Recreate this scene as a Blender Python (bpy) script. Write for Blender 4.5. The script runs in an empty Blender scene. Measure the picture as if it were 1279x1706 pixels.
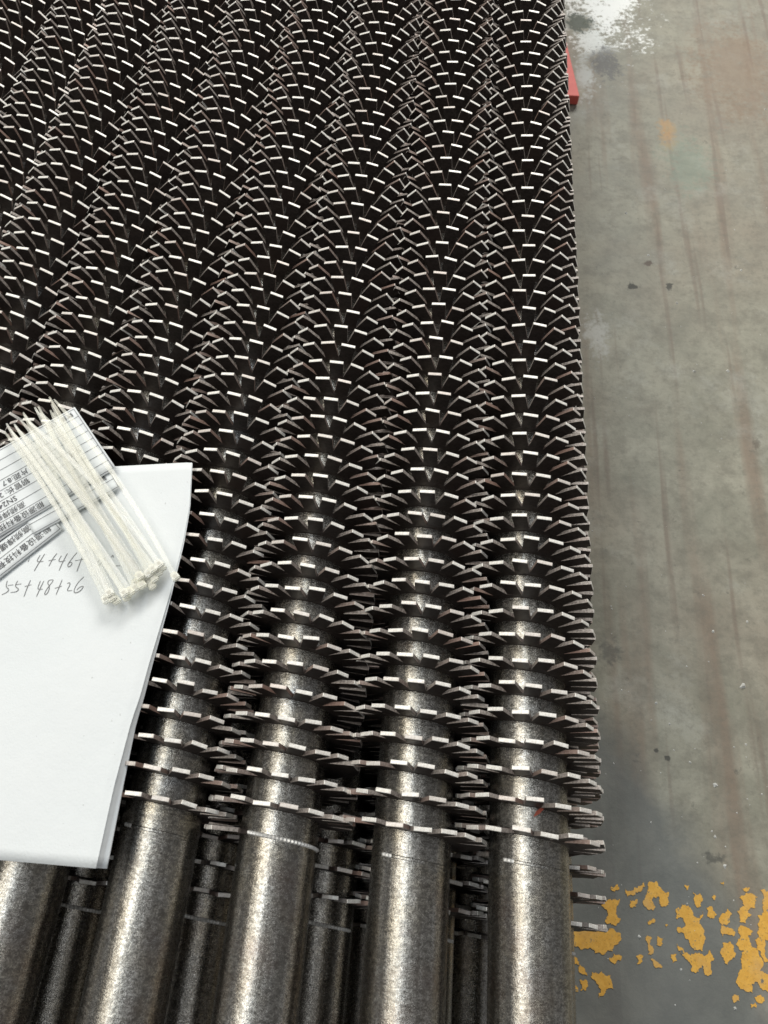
import bpy, bmesh, math, random
from math import sin, cos, pi, radians
from mathutils import Vector, Matrix
from mathutils.geometry import tessellate_polygon
from mathutils import noise as mnoise

random.seed(7)
scene = bpy.context.scene
COL = scene.collection

# ------------------------------------------------------------------ camera, world, lights
Z0 = 0.294                      # height of the axes of the topmost tubes
CAM_H = 0.406                   # camera above those axes
DEP, YAW = radians(64.0), radians(4.2)
FPX, CX, CY = 1282.0, 640.0, 853.0      # focal length and centre in photograph pixels
CAM = Vector((0, 0, Z0 + CAM_H))
FH = Vector((-sin(YAW), cos(YAW), 0)); RV = Vector((cos(YAW), sin(YAW), 0))
DV = FH * cos(DEP) - Vector((0, 0, 1)) * sin(DEP)
UV = RV.cross(DV)

cd = bpy.data.cameras.new('camera'); cam = bpy.data.objects.new('camera', cd); COL.objects.link(cam)
cd.sensor_fit = 'VERTICAL'; cd.sensor_height = 34.6; cd.sensor_width = 34.6
cd.lens = FPX / 1706.0 * 34.6
cd.clip_start = 0.02; cd.clip_end = 60
cd.dof.use_dof = True; cd.dof.focus_distance = 0.46; cd.dof.aperture_fstop = 20.0
M = Matrix((RV, UV, -DV)).transposed().to_4x4(); M.translation = CAM
cam.matrix_world = M
scene.camera = cam

w = bpy.data.worlds.new('World'); scene.world = w; w.use_nodes = True
bg = w.node_tree.nodes['Background']
bg.inputs[0].default_value = (0.97, 0.98, 1.0, 1); bg.inputs[1].default_value = 0.22

def area(name, loc, target, sx, sy, power, col):
    l = bpy.data.lights.new(name, 'AREA'); l.shape = 'RECTANGLE'; l.size = sx; l.size_y = sy
    l.energy = power; l.color = col
    o = bpy.data.objects.new(name, l); COL.objects.link(o)
    o.location = loc
    d = (Vector(target) - Vector(loc)).normalized()
    up = Vector((0, 1, 0)); x = up.cross(-d).normalized(); y = (-d).cross(x)
    m = Matrix((x, y, -d)).transposed().to_4x4(); m.translation = loc
    o.matrix_world = m
    return o
# roof lights of the hall: two long strips high up to the left, a thin one overhead; plus an added wide fill lamp farther back
area('roof_or_fill_light', (-1.62, 0.7, 3.0), (0, 0.4, 0.3), 0.85, 3.6, 50, (1.0, 0.92, 0.77))
area('roof_or_fill_light', (-0.92, 0.7, 3.1), (0, 0.4, 0.3), 0.36, 3.6, 34, (0.86, 0.94, 1.0))
area('roof_or_fill_light', (1.1, 4.6, 3.3), (0.2, 0.4, 0.2), 2.4, 1.2, 190, (1.0, 0.97, 0.92))  # added fill, brightens the floor beside the stack and the tooth tips

area('roof_or_fill_light', (0.62, 0.7, 3.1), (0, 0.4, 0.3), 0.07, 3.6, 5, (0.95, 0.98, 1.0))

vs = scene.view_settings
vs.view_transform = 'Standard'; vs.look = 'None'; vs.exposure = 0.0; vs.gamma = 1.0; vs.use_curve_mapping = False

# ------------------------------------------------------------------ helpers
def ray(px, py, z):
    """point of the plane at height z that stands at a place measured in the photograph"""
    v = DV + RV * ((px - CX) / FPX) + UV * ((CY - py) / FPX)
    return CAM + v * ((z - CAM.z) / v.z)

def mesh(name, verts, faces, mats, fmat=None, smooth=False):
    me = bpy.data.meshes.new(name)
    me.from_pydata([tuple(v) for v in verts], [], faces)
    for m in mats: me.materials.append(m)
    if fmat: me.polygons.foreach_set('material_index', fmat)
    if smooth: me.polygons.foreach_set('use_smooth', [True] * len(me.polygons))
    me.update()
    return me

def link(name, data, parent=None, kind=None):
    o = bpy.data.objects.new(name, data); COL.objects.link(o)
    if parent: o.parent = parent
    if kind: o['kind'] = kind
    return o

def tag(o, label, cat, group=None):
    o['label'] = label; o['category'] = cat
    if group: o['group'] = group
    return o

class NT:
    def __init__(s, name):
        s.m = bpy.data.materials.new(name); s.m.use_nodes = True
        s.t = s.m.node_tree; s.b = s.t.nodes['Principled BSDF']
    def n(s, typ, **kw):
        x = s.t.nodes.new(typ)
        for k, v in kw.items(): setattr(x, k, v)
        return x
    def l(s, a, b): s.t.links.new(a, b)
    def tex(s): 
        return s.n('ShaderNodeTexCoord').outputs['Object']
    def mapping(s, vec, scale, rot=(0, 0, 0), loc=(0, 0, 0)):
        m = s.n('ShaderNodeMapping'); m.inputs['Scale'].default_value = scale
        m.inputs['Rotation'].default_value = rot; m.inputs['Location'].default_value = loc
        s.l(vec, m.inputs['Vector']); return m.outputs[0]
    def noise(s, vec, scale, detail=4, rough=.55, dist=0):
        x = s.n('ShaderNodeTexNoise'); x.inputs['Scale'].default_value = scale
        x.inputs['Detail'].default_value = detail; x.inputs['Roughness'].default_value = rough
        x.inputs['Distortion'].default_value = dist
        s.l(vec, x.inputs['Vector']); return x.outputs['Fac']
    def ramp(s, fac, stops):
        r = s.n('ShaderNodeValToRGB'); e = r.color_ramp.elements
        while len(e) < len(stops): e.new(0.5)
        for k, (p, c) in enumerate(stops):
            e[k].position = p; e[k].color = (c, c, c, 1) if not isinstance(c, tuple) else (*c, 1)
        s.l(fac, r.inputs[0]); return r.outputs[0]
    def mix(s, fac, a, b, mode='MIX'):
        x = s.n('ShaderNodeMix', data_type='RGBA', blend_type=mode)
        for i, v in ((0, fac), (6, a), (7, b)):
            if isinstance(v, (int, float)): x.inputs[i].default_value = v
            elif isinstance(v, tuple): x.inputs[i].default_value = (*v, 1)
            else: s.l(v, x.inputs[i])
        return x.outputs[2]
    def math(s, op, a, b=0.0):
        x = s.n('ShaderNodeMath', operation=op)
        for i, v in ((0, a), (1, b)):
            if isinstance(v, (int, float)): x.inputs[i].default_value = v
            else: s.l(v, x.inputs[i])
        return x.outputs[0]
    def bump(s, h, strength, dist):
        b = s.n('ShaderNodeBump'); b.inputs['Strength'].default_value = strength
        b.inputs['Distance'].default_value = dist; s.l(h, b.inputs['Height'])
        s.l(b.outputs[0], s.b.inputs['Normal'])
    def rnd(s): return s.n('ShaderNodeObjectInfo').outputs['Random']
    def set(s, **kw):
        for k, v in kw.items():
            i = s.b.inputs[k.replace('_', ' ')]
            if isinstance(v, (int, float)): i.default_value = v
            elif isinstance(v, tuple): i.default_value = (*v, 1)
            else: s.l(v, i)
        return s.m

# ------------------------------------------------------------------ materials
def mat_pipe():
    t = NT('pipe_steel'); v = t.tex()
    vl = t.mapping(v, (1, .05, 1))                     # long streaks down the pipe
    vr = t.mapping(v, (.35, 1, .35))                   # fine marks round the pipe
    st = t.noise(vl, 260, 5, .6)
    ro = t.noise(vr, 900, 3, .6)
    sp = t.noise(v, 1500, 3, .7)
    bl = t.noise(v, 32, 5, .6)
    c = t.mix(t.ramp(st, [(.3, 0.), (.7, 1.)]), (.30, .285, .25), (.70, .685, .65))
    c = t.mix(t.ramp(bl, [(.45, 0.), (.70, .8)]), c, (.48, .42, .31))
    c = t.mix(t.ramp(t.noise(v, 21, 3), [(.55, 0.), (.75, .6)]), c, (.36, .41, .48))
    c = t.mix(t.ramp(sp, [(.38, .7), (.58, 0.)]), c, (.10, .09, .08))
    gr = t.noise(t.mapping(v, (.6, 1, .6)), 620, 4, .75)   # mill-scale grain
    c = t.mix(t.ramp(gr, [(.40, .70), (.56, 0.)]), c, (.12, .112, .10))
    c = t.mix(t.ramp(t.noise(v, 11, 4, .65), [(.56, 0.), (.70, .5)]), c, (.17, .11, .08))
    r = t.math('ADD', t.math('MULTIPLY', sp, .26), t.math('ADD', t.math('MULTIPLY', st, .14), .06))
    h = t.math('ADD', t.math('MULTIPLY', sp, 1.0), t.math('ADD', t.math('MULTIPLY', ro, .8), t.math('ADD', t.math('MULTIPLY', st, .9), t.math('MULTIPLY', gr, 1.6))))
    t.bump(h, .5, .00018)
    return t.set(Base_Color=c, Roughness=r, Metallic=.95)
def mat_fin():
    t = NT('fin_oxide'); v = t.tex()
    n = t.noise(v, 420, 4, .6); b = t.noise(v, 60, 3)
    c = t.mix(t.ramp(n, [(.35, 0.), (.7, 1.)]), (.040, .033, .030), (.105, .088, .080))
    c = t.mix(t.ramp(t.math('FRACT', t.math('MULTIPLY', t.rnd(), 7.31)), [(.0, 0.), (.9, .25), (1., .7)]), c, (.075, .048, .040))
    t.bump(n, .4, .0002)
    return t.set(Base_Color=c, Roughness=t.math('ADD', t.math('MULTIPLY', b, .3), .34), Metallic=.55)
def mat_cut(name, a, b, rough, rust):
    t = NT(name); v = t.tex()
    n = t.noise(v, 900, 4, .7); g = t.noise(v, 2600, 2, .6)
    c = t.mix(t.ramp(n, [(.30, 0.), (.60, 1.)]), a, b)
    c = t.mix(t.ramp(g, [(.28, .6), (.42, 0.)]), c, (.14, .12, .105))
    c = t.mix(t.ramp(t.math('FRACT', t.math('MULTIPLY', t.rnd(), 13.7)), [(.55, 0.), (1., rust)]), c, (.30, .175, .135))
    t.bump(n, .5, .00025)
    return t.set(Base_Color=c, Roughness=rough, Metallic=.2)
def mat_floor():
    t = NT('concrete'); v = t.tex()
    big = t.noise(v, 3.2, 5, .6); mid = t.noise(v, 14, 6, .65, .4); fine = t.noise(v, 130, 5, .7); warp = t.noise(v, 22, 6, .7)
    stk = t.noise(t.mapping(v, (1, .06, 1), (0, 0, radians(-9))), 30, 3, .5)
    stk2 = t.noise(t.mapping(v, (1, .04, 1), (0, 0, radians(-12))), 62, 2, .5)
    c = t.mix(t.ramp(mid, [(.3, 0.), (.7, 1.)]), (.215, .213, .168), (.385, .37, .30))
    c = t.mix(t.ramp(big, [(.45, 0.), (.72, .7)]), c, (.275, .225, .175))
    c = t.mix(t.ramp(stk, [(.54, 0.), (.68, .6)]), c, (.22, .155, .115))
    c = t.mix(t.ramp(stk2, [(.60, 0.), (.67, .55)]), c, (.19, .145, .115))
    c = t.mix(t.ramp(t.noise(v, 9, 6, .7), [(.54, 0.), (.70, .55)]), c, (.40, .405, .36))
    c = t.mix(t.ramp(t.noise(v, 55, 5, .7), [(.64, 0.), (.74, .8)]), c, (.10, .10, .085))
    c = t.mix(t.ramp(fine, [(.3, .4), (.5, 0.)]), c, (.15, .15, .125))
    c = t.mix(t.ramp(t.noise(v, 38, 6, .75), [(.36, .5), (.54, 0.)]), c, (.165, .155, .125))
    # darker blue-grey area beside the bare tube ends
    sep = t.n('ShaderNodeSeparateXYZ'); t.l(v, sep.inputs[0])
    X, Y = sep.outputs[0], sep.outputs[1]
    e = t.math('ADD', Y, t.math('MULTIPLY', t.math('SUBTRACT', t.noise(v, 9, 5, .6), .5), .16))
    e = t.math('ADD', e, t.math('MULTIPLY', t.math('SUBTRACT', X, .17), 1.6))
    dark_zone = t.ramp(t.math('ADD', t.math('MULTIPLY', e, -3.2), 1.06), [(.40, 0.), (.60, 1.)])
    c = t.mix(t.math('MULTIPLY', dark_zone, .78), c, t.mix(t.ramp(mid, [(.3, 0.), (.7, 1.)]), (.12, .13, .128), (.185, .195, .185)))
    # spots of grime, rust and pale tone; the first three paint a bright reflection with its dark pattern: place in the photograph, half size in it, softness, colour
    for (px, py, rx, ry, sf, col, st) in ((992, -30, 62, 78, .5, (.86, .87, .83), 1.), (985, 70, 22, 26, .5, (.72, .74, .70), .9), (968, 38, 20, 14, .4, (.07, .085, .06), .95),
        (1002, 105, 26, 20, .6, (.10, .10, .095), .85), (1113, 222, 11, 19, 1., (.50, .28, .10), .6), (1055, 478, 11, 6, .35, (.06, .06, .05), .95), (1115, 475, 5, 6, .4, (.07, .07, .06), .9),
        (1080, 438, 5, 4, .4, (.10, .075, .06), .8), (995, 560, 16, 26, .9, (.50, .50, .46), .7), (1146, 270, 30, 40, 1., (.22, .30, .24), .4), (975, 125, 14, 30, .8, (.50, .52, .49), .8),
        (1230, 120, 60, 60, 1., (.27, .19, .13), .5), (1093, 1250, 5, 4, .5, (.06, .06, .055), .8), (1112, 1264, 5, 4, .5, (.06, .06, .055), .8), (1015, 1085, 14, 16, .9, (.10, .10, .09), .6),
        (1188, 1430, 14, 8, .8, (.09, .09, .08), .7), (1260, 740, 8, 6, .7, (.12, .10, .08), .6)):
        C0 = ray(px, py, 0); hx = (ray(px + rx, py, 0) - C0).length; hy = (ray(px, py - ry, 0) - C0).length
        dx = t.math('MULTIPLY', t.math('SUBTRACT', X, C0.x), 1 / hx); dy = t.math('MULTIPLY', t.math('SUBTRACT', Y, C0.y), 1 / hy)
        d = t.math('ADD', t.math('MULTIPLY', dx, dx), t.math('MULTIPLY', dy, dy))
        d = t.math('ADD', t.math('POWER', d, .5), t.math('MULTIPLY', t.math('SUBTRACT', t.math('ADD', warp, t.math('MULTIPLY', fine, 1.2)), 1.1), 3.4))
        k = t.ramp(t.math('MULTIPLY', d, .5), [(.5 - .25 * sf, st), (.5 + .25 * sf, 0.)])
        c = t.mix(k, c, col)
    t.bump(t.math('ADD', fine, t.math('MULTIPLY', mid, 1.5)), .25, .002)
    return t.set(Base_Color=c, Roughness=t.ramp(mid, [(.3, .5), (.7, .7)]), Specular_IOR_Level=.22)
def mat_plain(name, c1, c2, scale, rough, metal=0., bump=0.0):
    t = NT(name); v = t.tex(); n = t.noise(v, scale, 5, .65)
    if bump: t.bump(n, .5, bump)
    return t.set(Base_Color=t.mix(t.ramp(n, [(.32, 0.), (.68, 1.)]), c1, c2), Roughness=rough, Metallic=metal)
def mat_paper():
    t = NT('white_paper'); v = t.tex()
    n = t.noise(v, 16, 4, .6); f = t.noise(v, 900, 2, .5)
    c = t.mix(n, (.69, .725, .735), (.755, .775, .78))
    c = t.mix(t.ramp(t.noise(v, 420, 2, .5), [(.74, 0.), (.77, .55)]), c, (.45, .46, .45))
    t.bump(t.math('ADD', f, t.math('MULTIPLY', n, 12.)), .18, .0006)
    return t.set(Base_Color=c, Roughness=.75, Specular_IOR_Level=.25)
def mat_nylon(name, alpha):
    t = NT(name); v = t.tex()
    c = t.mix(t.rnd(), (.95, .94, .80), (.96, .96, .90))
    fr = t.n('ShaderNodeLayerWeight'); fr.inputs['Blend'].default_value = .45
    a = t.math('ADD', t.math('MULTIPLY', fr.outputs['Facing'], .45), t.math('ADD', t.math('MULTIPLY', t.noise(v, 45, 2), .2), alpha - .10))
    return t.set(Base_Color=c, Roughness=.18, Specular_IOR_Level=.7, Alpha=a)
def mat_yellow():
    t = NT('yellow_paint'); v = t.tex()
    n = t.noise(v, 190, 5, .7); g = t.noise(v, 520, 3, .7)
    c = t.mix(t.ramp(n, [(.3, 0.), (.7, 1.)]), (.66, .34, .045), (.82, .47, .085))
    c = t.mix(t.ramp(g, [(.30, .8), (.42, 0.)]), c, (.30, .18, .05))
    c = t.mix(t.ramp(t.noise(v, 40, 3), [(.52, 0.), (.7, .55)]), c, (.55, .35, .15))
    c = t.mix(t.ramp(t.noise(v, 95, 6, .75), [(.60, 0.), (.64, 1.)]), c, (.15, .15, .13))
    t.bump(n, .5, .0008)
    return t.set(Base_Color=c, Roughness=.6)
M_PIPE, M_FIN = mat_pipe(), mat_fin()
M_TIP = mat_cut('cut_steel_tip', (.66, .62, .56), (.93, .91, .86), .45, .40)
M_SIDE = mat_cut('sheared_steel_side', (.16, .135, .12), (.50, .45, .41), .45, .8)
M_FLOOR = mat_floor(); M_PAPER = mat_paper(); M_NYLON = mat_nylon('clear_nylon', .16); M_HEAD = mat_nylon('clear_nylon_head', .45); M_YELLOW = mat_yellow()
M_WELD = mat_plain('weld_metal', (.55, .54, .52), (.88, .87, .84), 1500, .45, .3, .0003)
M_INK = mat_plain('black_print', (.035, .035, .04), (.06, .06, .065), 800, .6)
M_PENCIL = mat_plain('grey_pen_ink', (.11, .11, .115), (.20, .20, .20), 1400, .5)
M_RED = mat_plain('red_paint', (.74, .12, .10), (.82, .16, .13), 60, .6, 0, .0004)
M_RUSTRED = mat_plain('red_primer', (.28, .05, .03), (.40, .09, .05), 400, .6)
M_BEAM = mat_plain('weathered_timber', (.10, .075, .05), (.19, .14, .10), 70, .8, 0, .002)
M_WHITE = mat_plain('white_reflection', (.74, .76, .72), (.86, .87, .83), 90, .8, 0, .002)  # bright floor reflection as a surface colour, unused
M_CHIP = mat_plain('pale_grit', (.45, .45, .42), (.80, .80, .76), 300, .6, 0, .001)
M_SMUDGE = mat_plain('dark_grime', (.055, .055, .052), (.14, .14, .125), 60, .6)

# ------------------------------------------------------------------ floor
def ragged(pts, depth, amp, rng):
    """outline with torn edges: midpoint displacement"""
    for k in range(depth):
        q = []
        for i, a in enumerate(pts):
            b = pts[(i + 1) % len(pts)]
            d = b - a; nrm = Vector((-d.y, d.x, 0))
            q.append(a); q.append(a + d * rng.uniform(.38, .62) + nrm * rng.uniform(-amp, amp))
        pts = q
    return pts
def sheet(name, pts, thick, mat, parent=None):
    tri = tessellate_polygon([pts]); n = len(pts)
    top = [p + Vector((0, 0, thick)) for p in pts]
    faces = []
    for a, b, c in tri:
        nz = (pts[b] - pts[a]).cross(pts[c] - pts[a]).z
        faces.append((a, b, c) if nz > 0 else (a, c, b))
    area2 = sum(pts[i].x * pts[(i + 1) % n].y - pts[(i + 1) % n].x * pts[i].y for i in range(n))
    for i in range(n):
        j = (i + 1) % n
        faces.append((i, n + i, n + j, j) if area2 < 0 else (i, j, n + j, n + i))
    return link(name, mesh(name, top + list(pts), faces, [mat]), parent)

fl = link('floor', mesh('floor', [(-6, -4, 0), (6, -4, 0), (6, 8, 0), (-6, 8, 0)], [(0, 1, 2, 3)], [M_FLOOR]), kind='structure')
rng = random.Random(3)
# remains of a yellow floor line, outlines measured on the photograph
PAINT = [
 [(1000,1505),(1020,1500),(1033,1498),(1034,1530),(1022,1541),(1010,1538),(1012,1520)],
 [(952,1550),(985,1548),(1015,1547),(1034,1555),(1026,1574),(1020,1585),(985,1580),(955,1574)],
 [(1014,1598),(1022,1588),(1036,1592),(1034,1600),(1024,1606)],
 [(986,1618),(1002,1618),(1017,1624),(1022,1648),(1006,1658),(997,1662),(998,1645),(988,1632)],
 [(964,1605),(973,1612),(978,1626),(968,1622)], [(966,1632),(974,1632),(977,1650),(967,1650)],
 [(952,1592),(962,1598),(964,1608),(953,1606)], [(953,1640),(960,1642),(963,1652),(954,1654)],
 [(1041,1480),(1052,1484),(1064,1476),(1073,1470),(1070,1482),(1056,1492),(1046,1494)],
 [(1050,1500),(1062,1498),(1060,1512),(1050,1512)],
 [(1080,1470),(1094,1468),(1100,1478),(1114,1486),(1113,1508),(1102,1510),(1098,1494),(1088,1494),(1092,1512),(1080,1516),(1074,1510),(1078,1490)],
 [(1079,1536),(1088,1530),(1092,1534),(1080,1540)], [(1077,1560),(1086,1562),(1089,1586),(1080,1590),(1079,1576)],
 [(1095,1560),(1106,1562),(1102,1576),(1094,1574)], [(1084,1598),(1094,1602),(1104,1610),(1096,1612)],
 [(1060,1592),(1072,1592),(1070,1602),(1061,1606)], [(1118,1590),(1126,1588),(1128,1600),(1121,1604)],
 [(1140,1475),(1148,1475),(1144,1483)],
 [(1154,1486),(1166,1488),(1168,1510),(1162,1512),(1156,1500)],
 [(1126,1514),(1136,1506),(1150,1512),(1156,1526),(1166,1530),(1170,1518),(1172,1555),(1170,1585),(1156,1584),(1148,1568),(1130,1554),(1128,1546),(1142,1540),(1138,1530),(1126,1530)],
 [(1128,1572),(1138,1580),(1150,1592),(1162,1588),(1172,1592),(1184,1582),(1190,1598),(1184,1606),(1186,1620),(1174,1624),(1170,1606),(1164,1618),(1152,1618),(1150,1604),(1136,1590)],
 [(1177,1512),(1186,1510),(1194,1524),(1188,1530),(1178,1526)],
 [(1200,1526),(1212,1514),(1220,1522),(1216,1536),(1202,1540)],
 [(1202,1542),(1210,1546),(1224,1552),(1222,1560),(1204,1560)],
 [(1204,1570),(1216,1568),(1222,1576),(1224,1596),(1212,1608),(1206,1596)],
 [(1236,1480),(1248,1478),(1244,1486)],
 [(1232,1496),(1250,1488),(1262,1494),(1258,1512),(1244,1516),(1252,1524),(1242,1538),(1232,1536),(1228,1518),(1240,1510)],
 [(1266,1482),(1285,1484),(1288,1540),(1284,1610),(1272,1600),(1260,1582),(1258,1566),(1264,1550),(1262,1540),(1272,1520)],
 [(1230,1546),(1242,1544),(1254,1552),(1246,1560),(1252,1576),(1264,1586),(1272,1606),(1266,1618),(1284,1624),(1284,1656),(1272,1650),(1262,1636),(1252,1640),(1254,1654),(1244,1652),(1234,1648),(1226,1636),(1230,1624),(1236,1606),(1240,1584),(1226,1574),(1234,1560)],
 [(1220,1660),(1230,1658),(1232,1668),(1222,1670)], [(1250,1672),(1258,1670),(1260,1678),(1252,1680)], [(1256,1660),(1268,1658),(1274,1668),(1262,1670)],
 [(1200,1470),(1206,1468),(1206,1476)], [(1186,1494),(1192,1492),(1190,1500)],
 [(1108,1540),(1113,1541),(1110,1546)], [(1018,1476),(1024,1478),(1030,1474),(1032,1482),(1020,1484)],
]
for k, poly in enumerate(PAINT):
    pts = [ray(x, y, 0.0) for x, y in poly]
    for p in pts: p.z = .0003
    o = sheet('paint_patch', ragged(pts, 4, .27, rng), .0002, M_YELLOW, fl)
# pale crumbs swept over the floor: too small and too many to count
vv, ff = [], []
spots = [(1238,1143,3.2),(1188,1052,1.5),(1093,1171,1.3),(1172,992,1.2),(1192,1308,1.7),(1245,1036,1.2),(1243,1240,1.),(1208,1443,1.6),(1043,355,1.6),(1235,450,1.8),(1157,619,1.8),(1213,618,1.6),(1128,505,1.6),(1150,1270,1.1),(1191,1394,1.3),(1066,1561,1.3),(1225,1680,1.2),(1275,182,1.6),(1135,1615,.8),(1085,1370,.8),(1036,1150,.8),(1116,1206,1.1),(1080,425,1.2)]
for k in range(150): spots.append((rng.uniform(960, 1400), rng.uniform(-100, 1700), rng.uniform(.25, .8)))
for x, y, s in spots:
    c = ray(x, y, 0); s *= .0011; b = len(vv)
    for i in range(5):
        a = i * 2 * pi / 5 + rng.random(); vv.append(c + Vector((cos(a) * s * rng.uniform(.7, 1.3), sin(a) * s * rng.uniform(.7, 1.3), .0)))
    vv.append(c + Vector((0, 0, s * .9)))
    for i in range(5): ff.append((b + i, b + (i + 1) % 5, b + 5))
g = link('floor_grit', mesh('floor_grit', vv, ff, [M_CHIP]), kind='stuff')
tag(g, 'pale crumbs of grit scattered over the grey concrete floor', 'grit')

# ------------------------------------------------------------------ finned tubes
R_PIPE, R_ROOT, R_TIP = .019, .0228, .036
PITCH, NT_TURN = .0130, 17.5
THICK, TW = .0019, .0081
Y_FRONT, Y_BACK = -.24, 1.45

def build_pipe(y0, y1):
    vv, ff = [], []; n = 48; ri = R_PIPE - .003
    for (r, y) in ((ri, y0 + .25), (ri, y0), (R_PIPE - .0004, y0), (R_PIPE, y0 + .0004), (R_PIPE, y0 + .001), (R_PIPE, y0 + .02), (R_PIPE, y1 - .02), (R_PIPE, y1 - .001), (R_PIPE, y1 - .0004), (R_PIPE - .0004, y1), (ri, y1), (ri, y1 - .25)):
        for i in range(n):
            a = 2 * pi * i / n; vv.append((r * cos(a), y, r * sin(a)))
    for k in range(11):
        for i in range(n):
            j = (i + 1) % n; ff.append((k * n + i, k * n + j, (k + 1) * n + j, (k + 1) * n + i))
    me = mesh('pipe', vv, ff, [M_PIPE], smooth=True)
    return me
PIPE = build_pipe(Y_FRONT, Y_BACK)

def helix_y(t): return PITCH * t / (2 * pi)
def build_band(t0, t1):
    """the uncut foot of the wound strip"""
    vv, ff = [], []; n = int((t1 - t0) / (2 * pi) * 30)
    h = THICK / 2
    prof = ((R_PIPE - .0006, -h - .0006), (R_PIPE + .0006, -h), (R_ROOT + .0004, -h), (R_ROOT + .0004, h), (R_PIPE + .0006, h), (R_PIPE - .0006, h + .0006))
    for i in range(n + 1):
        t = t0 + (t1 - t0) * i / n; y = helix_y(t)
        for r, dy in prof: vv.append((r * cos(t), y + dy, r * sin(t)))
    m = len(prof)
    for i in range(n):
        for k in range(m - 1):
            a = i * m + k; ff.append((a, a + 1, a + m + 1, a + m))
    ff.append(tuple(range(m))); ff.append(tuple(reversed(range(n * m, n * m + m))))
    return mesh('spiral_fin', vv, ff, [M_FIN])

TL = R_TIP - R_ROOT
def tooth_geo(rng):
    """one cut tooth: x across, y along the tube, z outwards; chamfered end with burred corners"""
    h = THICK / 2; w0 = TW / 2 * rng.uniform(.97, 1.0); w1 = TW / 2 * rng.uniform(.96, 1.04); L = TL * rng.uniform(.985, 1.01)
    sk = rng.uniform(-.00025, .00025); ch = .00022
    V = [(-w0, -h, -.0006), (w0, -h, -.0006), (w0, h, -.0006), (-w0, h, -.0006),
         (-w1, -h, L - ch + sk), (w1, -h, L - ch - sk), (w1, h, L - ch - sk), (-w1, h, L - ch + sk),
         (-w1 + ch, -h + ch, L + sk), (w1 - ch, -h + ch, L - sk), (w1 - ch, h - ch, L - sk), (-w1 + ch, h - ch, L + sk)]
    F = [(0, 1, 5, 4), (2, 3, 7, 6), (1, 2, 6, 5), (3, 0, 4, 7), (4, 5, 9, 8), (5, 6, 10, 9), (6, 7, 11, 10), (7, 4, 8, 11), (8, 9, 10, 11)]
    MI = [0, 0, 2, 2, 1, 1, 1, 1, 1]
    return V, F, MI
trng = random.Random(11)
GEO = [tooth_geo(trng) for _ in range(7)]
TOOTH = [mesh('tooth', v, f, [M_FIN, M_TIP, M_SIDE], m) for v, f, m in GEO]

def tooth_matrix(t, rng):
    er = Vector((cos(t), 0, sin(t))); et = Vector((-sin(t), 0, cos(t)))
    lead = math.atan(PITCH / (2 * pi * .03))
    ex = (et * cos(lead) + Vector((0, 1, 0)) * sin(lead))
    m = Matrix((ex, er.cross(ex), er)).transposed().to_4x4()
    m.translation = er * R_ROOT + Vector((0, helix_y(t), 0))
    j = Matrix.Rotation(rng.gauss(0, radians(2.0)), 4, 'X') @ Matrix.Rotation(rng.gauss(0, radians(2.6)), 4, 'Z') @ Matrix.Rotation(rng.gauss(0, radians(.8)), 4, 'Y')
    return m @ j

def teeth_mesh(items):
    vv, ff, mi = [], [], []
    for gi, m in items:
        v, f, mm = GEO[gi]; b = len(vv)
        vv += [m @ Vector(p) for p in v]; ff += [tuple(b + k for k in q) for q in f]; mi += mm
    return mesh('fin_teeth', vv, ff, [M_FIN, M_TIP, M_SIDE], mi)

def weld_trace(t0, t1, height, pairs, mat):
    """notched weld seam left on the pipe where the strip ended"""
    vv, ff = [], []; n = max(4, int(abs(t1 - t0) * 22)); w_ = .0011
    for i in range(n + 1):
        t = t0 + (t1 - t0) * i / n; y = helix_y(t)
        hh = height * (1.0 if (i % 2 or not pairs) else .45)
        for r, dy in ((R_PIPE - .0003, -w_), (R_PIPE + hh, -w_ * .45), (R_PIPE + hh, w_ * .45), (R_PIPE - .0003, w_)):
            vv.append((r * cos(t), y + dy, r * sin(t)))
    for i in range(n):
        for k in range(3):
            a = i * 4 + k; ff.append((a, a + 1, a + 5, a + 4))
    ff.append((0, 1, 2, 3)); ff.append((n * 4 + 3, n * 4 + 2, n * 4 + 1, n * 4))
    return mesh('weld_seam', vv, ff, [mat])

PAPER_EDGE = [(320,770),(316,845),(305,905),(283,990),(248,1105),(233,1160),(219,1200),(190,1310),(160,1447)]
def under_paper(p):
    if p.y < .0 or p.y > .20: return False
    return p.x < -.132

def project(p):
    q = p - CAM; d = q.dot(DV)
    return CX + FPX * q.dot(RV) / d, CY - FPX * q.dot(UV) / d, d

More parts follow.
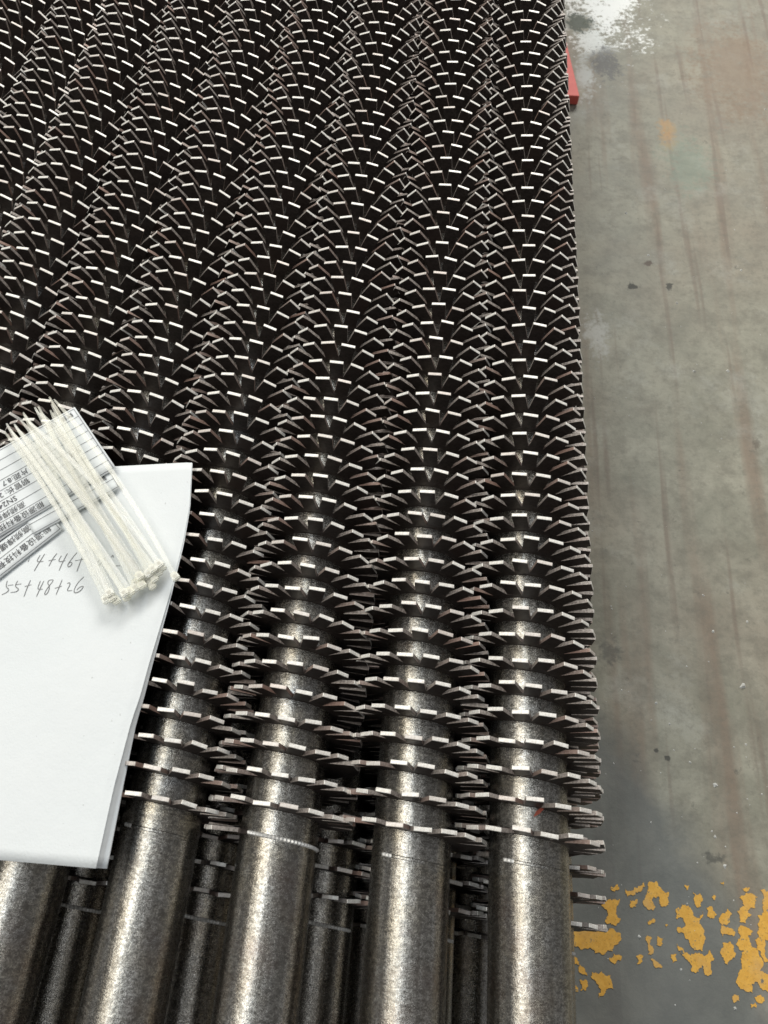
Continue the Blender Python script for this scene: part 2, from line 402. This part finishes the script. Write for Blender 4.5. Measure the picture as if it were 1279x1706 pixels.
T_END = 2 * pi * (Y_BACK - .05) / PITCH
BAND = {}
def finned_tube(x, z, yph, tstart, yaw, label, group, n_teeth, reach, seam, shared=None, roll=0.0, cover=False):
    """an Empty on the tube axis at the front of its fin > pipe, spiral_fin > tooth ..., weld_seam"""
    e = link('finned_tube', None)
    e.location = (x, yph, z); e.rotation_euler = (0, 0, yaw)
    tag(e, label, 'finned tube', group)
    mw = Matrix.Translation(e.location) @ Matrix.Rotation(yaw, 4, 'Z')
    p = link('pipe', PIPE, e); p.rotation_euler = (0, random.uniform(0, 6), 0)
    p.location = (0, -yph + random.uniform(-.01, .01), 0)
    key = round(tstart, 3)
    if key not in BAND: BAND[key] = build_band(tstart, T_END)
    b = link('spiral_fin', BAND[key], e)
    for (a0, a1, hh, ser, mt) in seam: link('weld_seam', weld_trace(a0, a1, hh, ser, mt), e)
    if shared is not None:
        link('fin_teeth', shared, b, 'stuff'); return e, None
    rg = random.Random(int(x * 1e5) + int(z * 1e4))
    step = 2 * pi / NT_TURN; t = tstart + step * .5 + roll
    cand, rest = [], []
    while t < T_END - .2:
        m = tooth_matrix(t, rg); gi = rg.randrange(len(GEO))
        tip = mw @ (m @ Vector((0, 0, TL)))
        px, py, d = project(tip)
        er = (mw.to_3x3() @ Vector((cos(t), 0, sin(t))))
        fc = er.dot((CAM - tip).normalized())
        ok = -25 < px < 1300 and -25 < py < 1730 and fc > -.15 and sin(t) > -.35 and tip.y < reach and not (cover and under_paper(tip))
        (cand if ok else rest).append(((.35 + max(fc, 0)) / d ** 2, gi, m))
        t += step
    cand.sort(key=lambda q: -q[0])
    for s, gi, m in cand[:n_teeth]:
        o = link('tooth', TOOTH[gi], b); o.matrix_local = m
    rest += cand[n_teeth:]
    sm = teeth_mesh([(gi, m) for s, gi, m in rest])
    link('fin_teeth', sm, b, 'stuff')
    return e, sm

YP = .027 - PITCH / 4
seam_std = lambda ts: [(ts, ts - .25, .0011, True, M_WELD), (-pi - .75, -pi - 1.05, .0006, True, M_WELD), (-pi - 1.05, -pi - 2.7, .00022, False, M_PIPE)]
G1 = 'finned tubes side by side in the top layer'
top = [
 (.0685, .000, -2.3, .0, 0.0, 'dark serrated finned tube forming the top edge of the stack beside the open floor', 0.0),
 (.0120, -.0018, -2.35, -.1, 0.0, 'second finned tube from the open floor in the top layer', .05),
 (-.0525, .0030, -3.95, -.55, 0.0, 'top-layer finned tube with a bright weld ring on its bare end', .10),
 (-.1105, .0020, -2.2, -1.2, 0.0, 'finned tube just clear of the edge of the white paper, fourth from the floor', .17),
 (-.1700, .0000, -2.2, -2.0, -.001, 'finned tube running under the white paper and the cable ties', .22),
 (-.2190, .0040, -2.2, -1.8, -.004, 'finned tube running under the corner of the printed labels and out past it', .1),
 (-.2690, .0010, -2.2, -1.75, -.001, 'seventh top-layer finned tube counted from the open floor', .2),
 (-.3150, .0030, -2.2, -1.75, -.007, 'eighth top-layer finned tube counted from the open floor', .15),
 (-.3630, .0000, -2.2, -1.75, -.001, 'ninth top-layer finned tube counted from the open floor', .12),
 (-.4130, .0000, -2.2, -1.75, -.004, 'tenth top-layer finned tube counted from the open floor', .12),
]
for i, (x, dy, ts, yaw, dz, lab, roll) in enumerate(top):
    sm = seam_std(ts)
    if i == 2: sm = [(ts, ts - 2.35, .0011, True, M_WELD)]
    finned_tube(x, Z0 + dz, YP + dy, ts, radians(yaw), lab, G1, 300, 2.0, sm, roll=roll, cover=(3 <= i <= 5))

G2 = 'finned tubes in the second layer'
lay2 = [
 (.0820, 'second-layer finned tube whose fins stick out below the edge tube beside the floor'),
 (.0195, 'second-layer finned tube glimpsed between the two bare ends nearest the open floor'),
 (-.0340, 'darker second-layer tube showing two thin glints between the second and third bare ends'),
 (-.0960, 'second-layer tube in shadow between the third and fourth bare ends'),
 (-.1640, 'second-layer tube just below the corner of the white paper between two bare ends'),
]
shared2 = None
Z2 = Z0 - .056; Y2 = YP - .035
for i, (x, lab) in enumerate(lay2):
    e, s = finned_tube(x, Z2, Y2 + .001 * (i % 3), -2.2, radians(-.2 * i), lab, G2, 70, .06, seam_std(-2.2)[:1] + [(-pi - 1.3, -pi - 2.75, .0008, True, M_WELD)], roll=.07 * i)
    if i == 4: shared2 = s
for x in (-.2240, -.2820, -.3400, -.3980):
    finned_tube(x, Z2, Y2, -2.2, radians(-.5), 'finned tube of the second layer buried under the far side of the stack', 'buried finned tubes of the second layer', 0, 0, [], shared=shared2)
full = None
for lay, xs in ((2, (.0510, -.0080, -.0650, -.1300, -.1950, -.2530, -.3110, -.3690)), (3, (.0790, .0190, -.0380, -.0980, -.1630, -.2240, -.2820, -.3400, -.3980))):
    for x in xs:
        nm = 'third' if lay == 2 else 'bottom'
        e, s = finned_tube(x, Z0 - .056 * lay, YP - (.047 if lay == 2 else .036), -2.2, 0, 'finned tube deep in the shadowed %s layer of the stack' % nm, 'finned tubes of the %s layer' % nm, 0, 0, [], shared=full)
        full = full or s

# bearers under the stack and a loose red bar on the floor
def box_mesh(name, x0, x1, y0, y1, z0, z1, mat, bev=.002, skew=0.0):
    bm = bmesh.new(); bmesh.ops.create_cube(bm, size=1)
    for v in bm.verts:
        up = v.co.y > 0
        v.co = Vector((x1 if v.co.x > 0 else x0, y1 if up else y0, z1 if v.co.z > 0 else z0))
        if up and v.co.x > (x0 + x1) / 2: v.co.x += skew
    bmesh.ops.bevel(bm, geom=bm.edges[:], offset=bev, segments=2, affect='EDGES', profile=.6)
    me = bpy.data.meshes.new(name); bm.to_mesh(me); bm.free(); me.materials.append(mat); return me
for y in (.16, 1.16):
    tag(link('timber_bearer', box_mesh('timber_bearer', -.46, .085, y, y + .09, .001, Z0 - .168 - .0362, M_BEAM)),
        'timber bearer across the floor under the stack of finned tubes', 'beam', 'timber bearers under the stack')
rb = link('red_bar', box_mesh('red_bar', -.02, ray(966, 160, .014).x, ray(966, 160, .014).y, ray(966, 160, .014).y + .16, .001, .014, M_RED, .0012, -.020))
tag(rb, 'flat red painted bar poking out under the far edge of the tubes', 'bar')

# ------------------------------------------------------------------ papers
ZT = Z0 + R_TIP + .0008
def zp(x, y):
    return ZT + .0011 + .0006 * sin(x * 55 + 1) * cos(y * 38) + .0012 * max(0, (-.0 - y) / .02 if y < 0 else 0)
def on(px, py, dz):
    p = ray(px, py, ZT + .0012 + dz)
    p.z = zp(p.x, p.y) + dz; return p
def paper_sheet(edge, z_of, name, parent, mat, left=.16):
    R = [ray(x, y, ZT + .0012) for x, y in edge]
    # resample the right-hand edge
    n = 40; seg = [0]
    for a, b in zip(R, R[1:]): seg.append(seg[-1] + (b - a).length)
    E_ = []
    for i in range(n + 1):
        s = seg[-1] * i / n
        for k in range(len(R) - 1):
            if s <= seg[k + 1] + 1e-9:
                f = (s - seg[k]) / (seg[k + 1] - seg[k]); E_.append(R[k].lerp(R[k + 1], f)); break
    tl = ray(200, 776, ZT + .0012) - R[0]; bl = ray(0, 1433, ZT + .0012) - R[-1]
    tl.normalize(); bl.normalize()
    vv, ff = [], []; m = 28
    for i, p in enumerate(E_):
        d = tl.lerp(bl, i / n)
        for j in range(m + 1):
            u = left * (j / m) ** 1.8; q = p + d * u; q.z = z_of(q.x, q.y, u); vv.append(q)
    for i in range(n):
        for j in range(m):
            a = i * (m + 1) + j; ff.append((a, a + 1, a + m + 2, a + m + 1))
    o = link(name, mesh(name, vv, ff, [mat], smooth=True), parent)
    s = o.modifiers.new('thickness', 'SOLIDIFY'); s.thickness = .00014; s.offset = -1
    return o
fp = link('folded_paper', None); fp.location = (0, 0, 0)
tag(fp, 'white folded sheet of paper with pen sums, lying on the finned tubes', 'paper')
paper_sheet(PAPER_EDGE, lambda x, y, d: zp(x, y) - (.0004 if d < .002 else 0), 'upper_leaf', fp, M_PAPER)
LOW = [(320.5,771),(317,846),(306.5,906),(285,991),(251,1106),(236,1161),(223,1201),(199,1310),(172,1447)]
paper_sheet(LOW, lambda x, y, d: min(zp(x, y) - .0007, ZT + .0012) - max(0, .007 - d) * .75 * max(0, min(1, (.13 - y) / .10)) , 'lower_leaf', fp, M_PAPER)

def stroke_mesh(name, lines, width, mat, parent, place, closed=False):
    vv, ff = [], []
    for ln in lines:
        P = ln
        if len(P) > 2:      # round the corners of a pen stroke
            for _ in range(2):
                Q = [P[0]]
                for a, b in zip(P, P[1:]):
                    Q.append((a[0] * .75 + b[0] * .25, a[1] * .75 + b[1] * .25)); Q.append((a[0] * .25 + b[0] * .75, a[1] * .25 + b[1] * .75))
                Q.append(P[-1]); P = Q
        W_ = [place(*p) for p in P]; b0 = len(vv)
        for i, p in enumerate(W_):
            d = (W_[min(i + 1, len(W_) - 1)] - W_[max(i - 1, 0)]); d.z = 0
            d.normalize(); s = Vector((-d.y, d.x, 0)) * width * .5 * (1 - .35 * abs(2 * i / max(1, len(W_) - 1) - 1))
            vv += [p + s, p - s]
        for i in range(len(W_) - 1):
            a = b0 + 2 * i; ff.append((a, a + 2, a + 3, a + 1))
    return link(name, mesh(name, vv, ff, [mat]), parent)
Zm = lambda x, y: on(x / 6.395, 820 + y / 6.395, .00025)
HAND = [
 ('handwriting', [[(428,668),(384,742),(462,733)], [(476,655),(412,755),(364,838)], [(312,712),(300,742)],
  [(515,727),(592,712)], [(606,648),(560,705),(520,786)], [(652,672),(614,742),(694,726)], [(716,648),(662,750),(628,832)],
  [(816,638),(752,718),(714,778),(732,798),(768,764),(760,738),(728,756)], [(798,726),(888,710)], [(872,688),(846,760),(816,842)],
  [(1056,714),(1034,755),(1050,780),(1088,740)], [(1094,705),(1118,703),(1112,722)], [(1140,760),(1162,754),(1150,782)], [(1184,690),(1200,660),(1208,692)], [(1228,782),(1280,780)]]),
 ('handwriting', [[(78,942),(60,1004),(98,1034),(76,1064),(18,1090)], [(82,992),(142,984)], [(188,942),(156,1000),(204,1030),(176,1060),(112,1066)], [(160,986),(228,974)],
  [(262,1002),(334,984)], [(326,934),(292,1010),(254,1112)], [(430,944),(394,1036),(454,1030)], [(466,944),(420,1040),(388,1112)],
  [(566,930),(520,934),(504,966),(532,1000),(512,1070),(480,1096),(474,1070),(520,1000),(562,950),(566,930)],
  [(584,1022),(658,998)], [(662,930),(630,1010),(598,1090)], [(714,970),(746,958),(744,990),(708,1052),(768,1045)],
  [(892,898),(822,968),(784,1050),(800,1076),(860,1050),(896,995),(846,1008),(818,1042)]]),
]
for nm, lines in HAND: stroke_mesh(nm, lines, .00042, M_PENCIL, fp, Zm)

# printed labels: reading direction runs towards lower left of the sheet's corner, letters upside down to the viewer
def text_mesh(s, size):
    c = bpy.data.curves.new('print', 'FONT'); c.body = s; c.size = size; c.resolution_u = 2; c.fill_mode = 'FRONT'
    o = bpy.data.objects.new('print_source', c); COL.objects.link(o)
    dg = bpy.context.evaluated_depsgraph_get()
    me = bpy.data.meshes.new_from_object(o.evaluated_get(dg))
    bpy.data.objects.remove(o); bpy.data.curves.remove(c)
    me.materials.clear(); me.materials.append(M_INK)
    return me
AMP = .00012
def printed_label(corner, along, upper, width, rows, row_h, lift, label, texts, cols, group):
    """corner: lower (or upper) left corner of the form as read; along: a point further along that edge"""
    O = ray(*corner, ZT + .0012); U = ray(*along, ZT + .0012) - O; U.z = 0; U.normalize()
    mg = .0011; H_ = rows * row_h + 2 * mg
    if upper: O = O - Vector((0, 0, 1)).cross(U) * H_
    e = link('printed_label', None); e.location = (O.x, O.y, ZT + .0026 + lift)
    e.rotation_euler = (0, 0, math.atan2(U.y, U.x))
    tag(e, label, 'label', group)
    vv, ff = [], []; n = 24
    for i in range(n + 1):
        for j in range(9):
            x = width * i / n; y = H_ * j / 8; vv.append((x, y, AMP * sin(x * 60 + lift * 9e3)))
    for i in range(n):
        for j in range(8):
            a = i * 9 + j; ff.append((a, a + 9, a + 10, a + 1))
    sh = link('sheet', mesh('sheet', vv, ff, [M_PAPER], smooth=True), e)
    s = sh.modifiers.new('thickness', 'SOLIDIFY'); s.thickness = .00012; s.offset = -1
    vv, ff = [], []
    def rule(x0, y0, x1, y1, wd=.00022):
        n_ = 16 if abs(x1 - x0) > .02 else 1
        for i in range(n_):
            xa = x0 + (x1 - x0) * i / n_; xb = x0 + (x1 - x0) * (i + 1) / n_
            ya, yb = y0, y1
            b = len(vv); dx, dy = (wd / 2, 0) if x0 == x1 else (0, wd / 2)
            za = AMP * sin(xa * 60 + lift * 9e3) + .00022; zb = AMP * sin(xb * 60 + lift * 9e3) + .00022
            vv.extend([(xa - dx, ya - dy, za), (xb + (dx if x0 == x1 else 0), (ya - dy), zb), (xb + dx, yb + dy, zb), (xa - dx, (yb + dy), za)])
            ff.append((b, b + 1, b + 2, b + 3))
    for r in range(rows + 1): rule(mg, mg + r * row_h, width, mg + r * row_h)
    rule(mg, mg, mg, mg + rows * row_h)
    for c, r0, r1 in cols: rule(c, mg + r0 * row_h, c, mg + r1 * row_h)
    link('ruled_line', mesh('ruled_line', vv, ff, [M_INK]), sh)
    for s_, x, r, sz in texts:
        me = text_mesh(s_, sz)
        o = link('print', me, sh); o.location = (x, mg + r * row_h + row_h * .24, .00022 + AMP * sin((x + .012) * 60 + lift * 9e3) + .0001)
    return e
GL = 'printed paper labels lying on the tubes'
RH = .0059
DOC = [('能源设备科技有限公司', .041, 7, .0043), ('高频焊螺旋翅片', .049, 6, .0043), ('SN240726', .051, 5, .0046), ('钢管长: 20', .041, 4, .0043), ('片距:8.7', .039, 3, .0043),
       ('数量', .0030, 0, .0038), ('(支)', .0130, 0, .0038), ('号', .0125, 2, .0036), ('管号', .0100, 4, .0036), ('规格', .0100, 5, .0036)]
COLS = [(.026, 0, 8), (.036, 2, 7)]
printed_label((107,883), (0,967), True, .13, 4, .0080, .0000, 'lowest printed label, its bold company name upside down next to the pen sums',
    [('能源设备科技有限公司', .0042, 3, .0046), ('高频焊螺旋翅片', .0115, 2, .0046)], [], GL)
printed_label((204,814), (100,872), True, .05, 5, RH, .0005, 'blank-edged printed label showing only its corner under the cable ties', [('管号', .004, 3, .0036)], [(.02, 0, 5)], GL)
printed_label((150,802), (0,906), True, .13, 5, RH, .0010, 'middle printed label mostly hidden between two other labels', [('能源设备科技有限公司', .030, 4, .0043)], [], GL)
printed_label((128,683), (0,754), False, .13, 8, RH, .0016, 'topmost printed label, a ruled form with its serial number row upside down', DOC, COLS, GL)

# ------------------------------------------------------------------ nylon cable ties
def cable_tie(head, tip, level, bow, label, rng, hs=1.0):
    """strap (tapering to a pointed tail) > and the square locking head with its slot"""
    zb = ZT + .0052 + level
    A = ray(*head, zb); B = ray(*tip, zb + .001)
    d = B - A; d.z = 0; L = d.length; d.normalize(); nn = Vector((-d.y, d.x, 0))
    e = link('cable_tie', None); e.location = A; e.rotation_euler = (0, 0, math.atan2(d.y, d.x))
    tag(e, label, 'cable tie', 'loose nylon cable ties on the papers')
    w_, t_ = .0013, .00055; n = 36; vv, ff = [], []
    lift = rng.uniform(-.0002, .0012)
    for i in range(n + 1):
        f = i / n; x = .0012 + (L - .0012) * f
        wd = w_ * (1 if f < .86 else 1 - .62 * (f - .86) / .14)
        y = bow * 4 * f * (1 - f); z = .0010 + lift * sin(pi * f) + .0012 * f * f
        g_ = .00012 * (i % 2)
        vv += [(x, y - wd, z - t_), (x, y + wd, z - t_), (x, y + wd, z + t_ * .7), (x, y + wd * .6, z + t_ - g_), (x, y - wd * .6, z + t_ - g_), (x, y - wd, z + t_ * .7)]
    for i in range(n):
        for k in range(6):
            a = i * 6; ff.append((a + k, a + (k + 1) % 6, a + 6 + (k + 1) % 6, a + 6 + k))
    ff.append((5, 4, 3, 2, 1, 0)); ff.append(tuple(n * 6 + k for k in range(6)))
    link('strap', mesh('strap', vv, ff, [M_NYLON]), e)
    bm = bmesh.new(); bmesh.ops.create_cube(bm, size=1)
    for v in bm.verts:
        tp = .86 if v.co.x > 0 else 1.0
        v.co = Vector((v.co.x * .0046 * hs - .0010, v.co.y * .0042 * hs * tp, v.co.z * .0032 * hs * tp + .0009))
    bmesh.ops.bevel(bm, geom=bm.edges[:], offset=.0006, segments=2, affect='EDGES')
    me = bpy.data.meshes.new('locking_head'); bm.to_mesh(me); bm.free(); me.materials.append(M_HEAD)
    hd = link('locking_head', me, e)
    zt = .0009 + .0016 * hs + .00006
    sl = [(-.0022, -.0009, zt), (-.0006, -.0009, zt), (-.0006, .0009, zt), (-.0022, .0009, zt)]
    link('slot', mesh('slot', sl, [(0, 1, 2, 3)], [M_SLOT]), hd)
    return e
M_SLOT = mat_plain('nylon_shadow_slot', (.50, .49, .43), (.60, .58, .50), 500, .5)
trg = random.Random(21)
TIES = [  # head, tail, layer
 ((176,997),(10,722),0),((186,994),(13,708),1),((193,998),(27,712),0),((210,992),(41,690),0),((216,984),(26,709),2),((224,978),(46,699),1),
 ((226,970),(60,681),0),((236,972),(66,680),2),((238,962),(30,716),1),((246,968),(86,686),0),((252,974),(44,694),0),((256,962),(62,686),1),
 ((247,954),(84,664),2),((262,952),(88,676),1),((268,944),(70,690),0),((264,938),(48,704),3),((206,986),(18,716),3),((232,958),(36,702),3),((182,986),(22,722),2),((254,946),(90,690),3)]
for k, (h, t_, lv) in enumerate(TIES):
    cable_tie(h, t_, .0014 * lv, trg.uniform(-.004, .003), 'clear yellowish nylon cable tie in the loose bundle on the papers', trg)
cable_tie((291,959), (92,668), .0004, -.0035, 'single white nylon cable tie whose head pokes past the paper edge', trg)

# red flake on the edge tube
c = ray(897, 1352, Z0 + .0195)
fk = sheet('paint_flake', [ray(x, y, Z0 + .0194) for x, y in ((889,1361),(893,1352),(903,1344),(907,1347),(899,1356))], .0004, M_RUSTRED)
tag(fk, 'tiny red paint flake on the bare edge tube between its first fins', 'flake')
